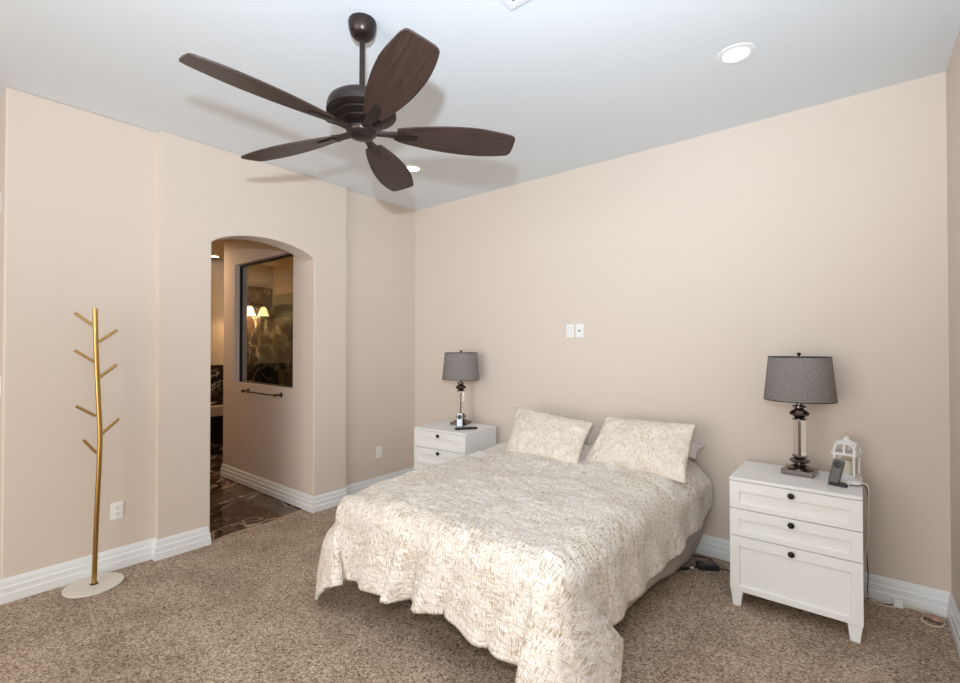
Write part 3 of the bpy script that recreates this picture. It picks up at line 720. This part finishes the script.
# ------------------------------------------------------------------ wall plates
def plate(loc, rz, label, kind, group=None):
    """faces -y before rotation"""
    t = thing('switch_plate' if kind == 'rocker' else ('cable_socket' if kind == 'coax' else 'power_outlet'), label, {'rocker': 'light switch', 'coax': 'wall socket', 'duplex': 'power outlet'}[kind], loc, rz, group)
    bm = BM(); box(bm, -.036, .036, -.006, 0, -.058, .058); obj('plate', bm, plastic_m, t, bevel=.003, seg=2)
    if kind == 'rocker':
        bm = BM(); box(bm, -.017, .017, -.009, -.005, -.034, .034); obj('rocker', bm, plastic_m, t, bevel=.002)
        bm = BM(); box(bm, -.0185, .0185, -.0066, -.0055, -.0355, .0355); obj('surround', bm, grey_pl, t)
    elif kind == 'coax':
        bm = BM(); lathe(bm, [(.007, 0), (.007, .010), (.004, .010)], 14, M=Matrix.Translation((0, -.005, 0)) @ Matrix.Rotation(PI/2, 4, 'X')); obj('connector', bm, knob_m, t)
    else:
        for s in (-1, 1):
            bm = BM(); prism(bm, [(.017*math.cos(a)*1.0, .0145*math.sin(a)) for a in [2*PI*k/20 for k in range(20)]], -.0085, -.005, 'xz'); bmesh.ops.translate(bm, vec=(0, 0, s*.0195), verts=bm.verts[:])
            r = obj('receptacle', bm, plastic_m, t)
            bm = BM()
            for x in (-.006, .006): box(bm, x-.0012, x+.0012, -.0088, -.0084, s*.0195-.002, s*.0195+.007)
            lathe(bm, [(.0024, 0), (.0024, .0004)], 10, M=Matrix.Translation((0, -.0085, s*.0195-.007)) @ Matrix.Rotation(PI/2, 4, 'X'))
            obj('slot', bm, dark_m, r)
    return t
plate((1.963, 0, 1.640), 0, 'white switch plate on the back wall, left one of the pair', 'rocker')
plate((2.054, 0, 1.640), 0, 'white plate with a dark cable socket on the back wall, right one of the pair', 'coax')
plate((0, -0.514, 0.396), PI/2, 'white power outlet on the left wall between arch and corner nightstand', 'duplex', 'white power outlets')
plate((0, -2.745, 0.392), PI/2, 'white power outlet on the left wall beside the gold coat stand', 'duplex', 'white power outlets')
plate((-0.112, YE, 1.268), 0, 'white switch plate cut by the left edge below the alarm box', 'rocker')
al = thing('alarm_box', 'white box high on the return wall at the left picture edge', 'alarm box', (-0.215, YE, 2.384))
bm = BM(); box(bm, -.07, .055, -.035, 0, -.07, .07); obj('case', bm, plastic_m, al, bevel=.006, seg=3)
bm = BM()
for k in range(4): box(bm, -.04, .03, -.0356, -.034, -.02+k*.012, -.016+k*.012)
obj('grille', bm, grey_pl, al)

# ------------------------------------------------------------------ passage and bathroom
tb = thing('towel_bar', 'chrome towel bar below the interior window beyond the arch', 'towel bar', (-0.87, YJ, 1.026))
bm = BM(); tube(bm, [(-.37, -.062, 0), (.37, -.062, 0)], .0085, 14); obj('bar', bm, chrome_m, tb, smooth=50)
for s in (-1, 1):
    bm = BM(); lathe(bm, [(.026, 0), (.026, .006), (.014, .012), (.012, .05), (.016, .056), (.016, .070), (.008, .074)], 22, M=Matrix.Translation((s*.35, 0, 0)) @ Matrix.Rotation(PI/2, 4, 'X')); obj('post', bm, chrome_m, tb, smooth=40)
bm = BM(); box(bm, XB+.02, XB+.14, -2.6, -.62, .54, .68); o = tag(obj('ledge', bm, sill_m, bevel=.008), 'beige marble ledge along the bathroom wall seen through the arch', 'ledge')
vl = thing('vanity_light', 'two shade vanity light glowing on the bathroom wall behind the glass', 'wall light', (XB+.02, -0.39, 2.12))
bm = BM(); box(bm, 0, .022, -.24, .24, -.035, .045); obj('back_plate', bm, bronze_m, vl, bevel=.006)
for y in (-.10, .10):
    bm = BM(); tube(bm, spline([(.02, y, 0), (.07, y, .02), (.11, y, .01), (.115, y, -.03)], 6), .009, 10); obj('arm', bm, bronze_m, vl, smooth=60)
    bm = BM(); lathe(bm, [(.026, -.03), (.045, -.06), (.054, -.10), (.074, -.150), (.078, -.160), (.073, -.158), (.050, -.10), (.040, -.062), (.022, -.034), (.026, -.03)], 28, (.115, y, 0), cap=False); obj('shade', bm, sconce_m, vl, smooth=60)
def point(name, loc, power, col, r=.06):
    d = bpy.data.lights.new(name, 'POINT'); d.energy = power; d.color = col; d.shadow_soft_size = r
    o = bpy.data.objects.new(name, d); C.objects.link(o); o.location = loc; return o
for y in (-.49, -.29): point('vanity_bulb', (XB+.135, y, 1.985), 9, (1, .74, .42), .025)
area('bathroom_fill', (-2.4, -1.75, 2.72), (-2.4, -1.75, 0), .5, .3, 19, (1, .68, .42))  # added warm fill for bathroom and passage, out of view, no fixture here
for x, y in ((3.425, -.915), (.92, -.90)): pass
sp = thing('shower_panel', 'greenish clear glass shower panel behind the interior window', 'glass panel', (-2.0, -0.60, 0))
bm = BM(); box(bm, -.42, .42, -.005, .005, .02, 2.18); obj('glass', bm, green_glass, sp)
bm = BM(); box(bm, -.42, .42, -.012, .012, 0, .02); obj('rail', bm, chrome_m, sp)
bm = BM(); box(bm, -2.75, -1.6, -.32, -.102, 0, .93); tag(obj('counter', bm, marble_m, bevel=.004), 'dark marble counter under the vanity light behind the glass', 'counter')
bm = BM(); prism(bm, [(-.09, -.07), (.09, -.07), (.09, .07), (-.09, .07)], 0, .22); bk = obj('storage_box', bm, mat('tan_woven', srgb(150, 116, 78), .8), bevel=.008, loc=(-2.45, -.21, .93))
tag(bk, 'tan box on the bathroom counter behind the interior window', 'box')
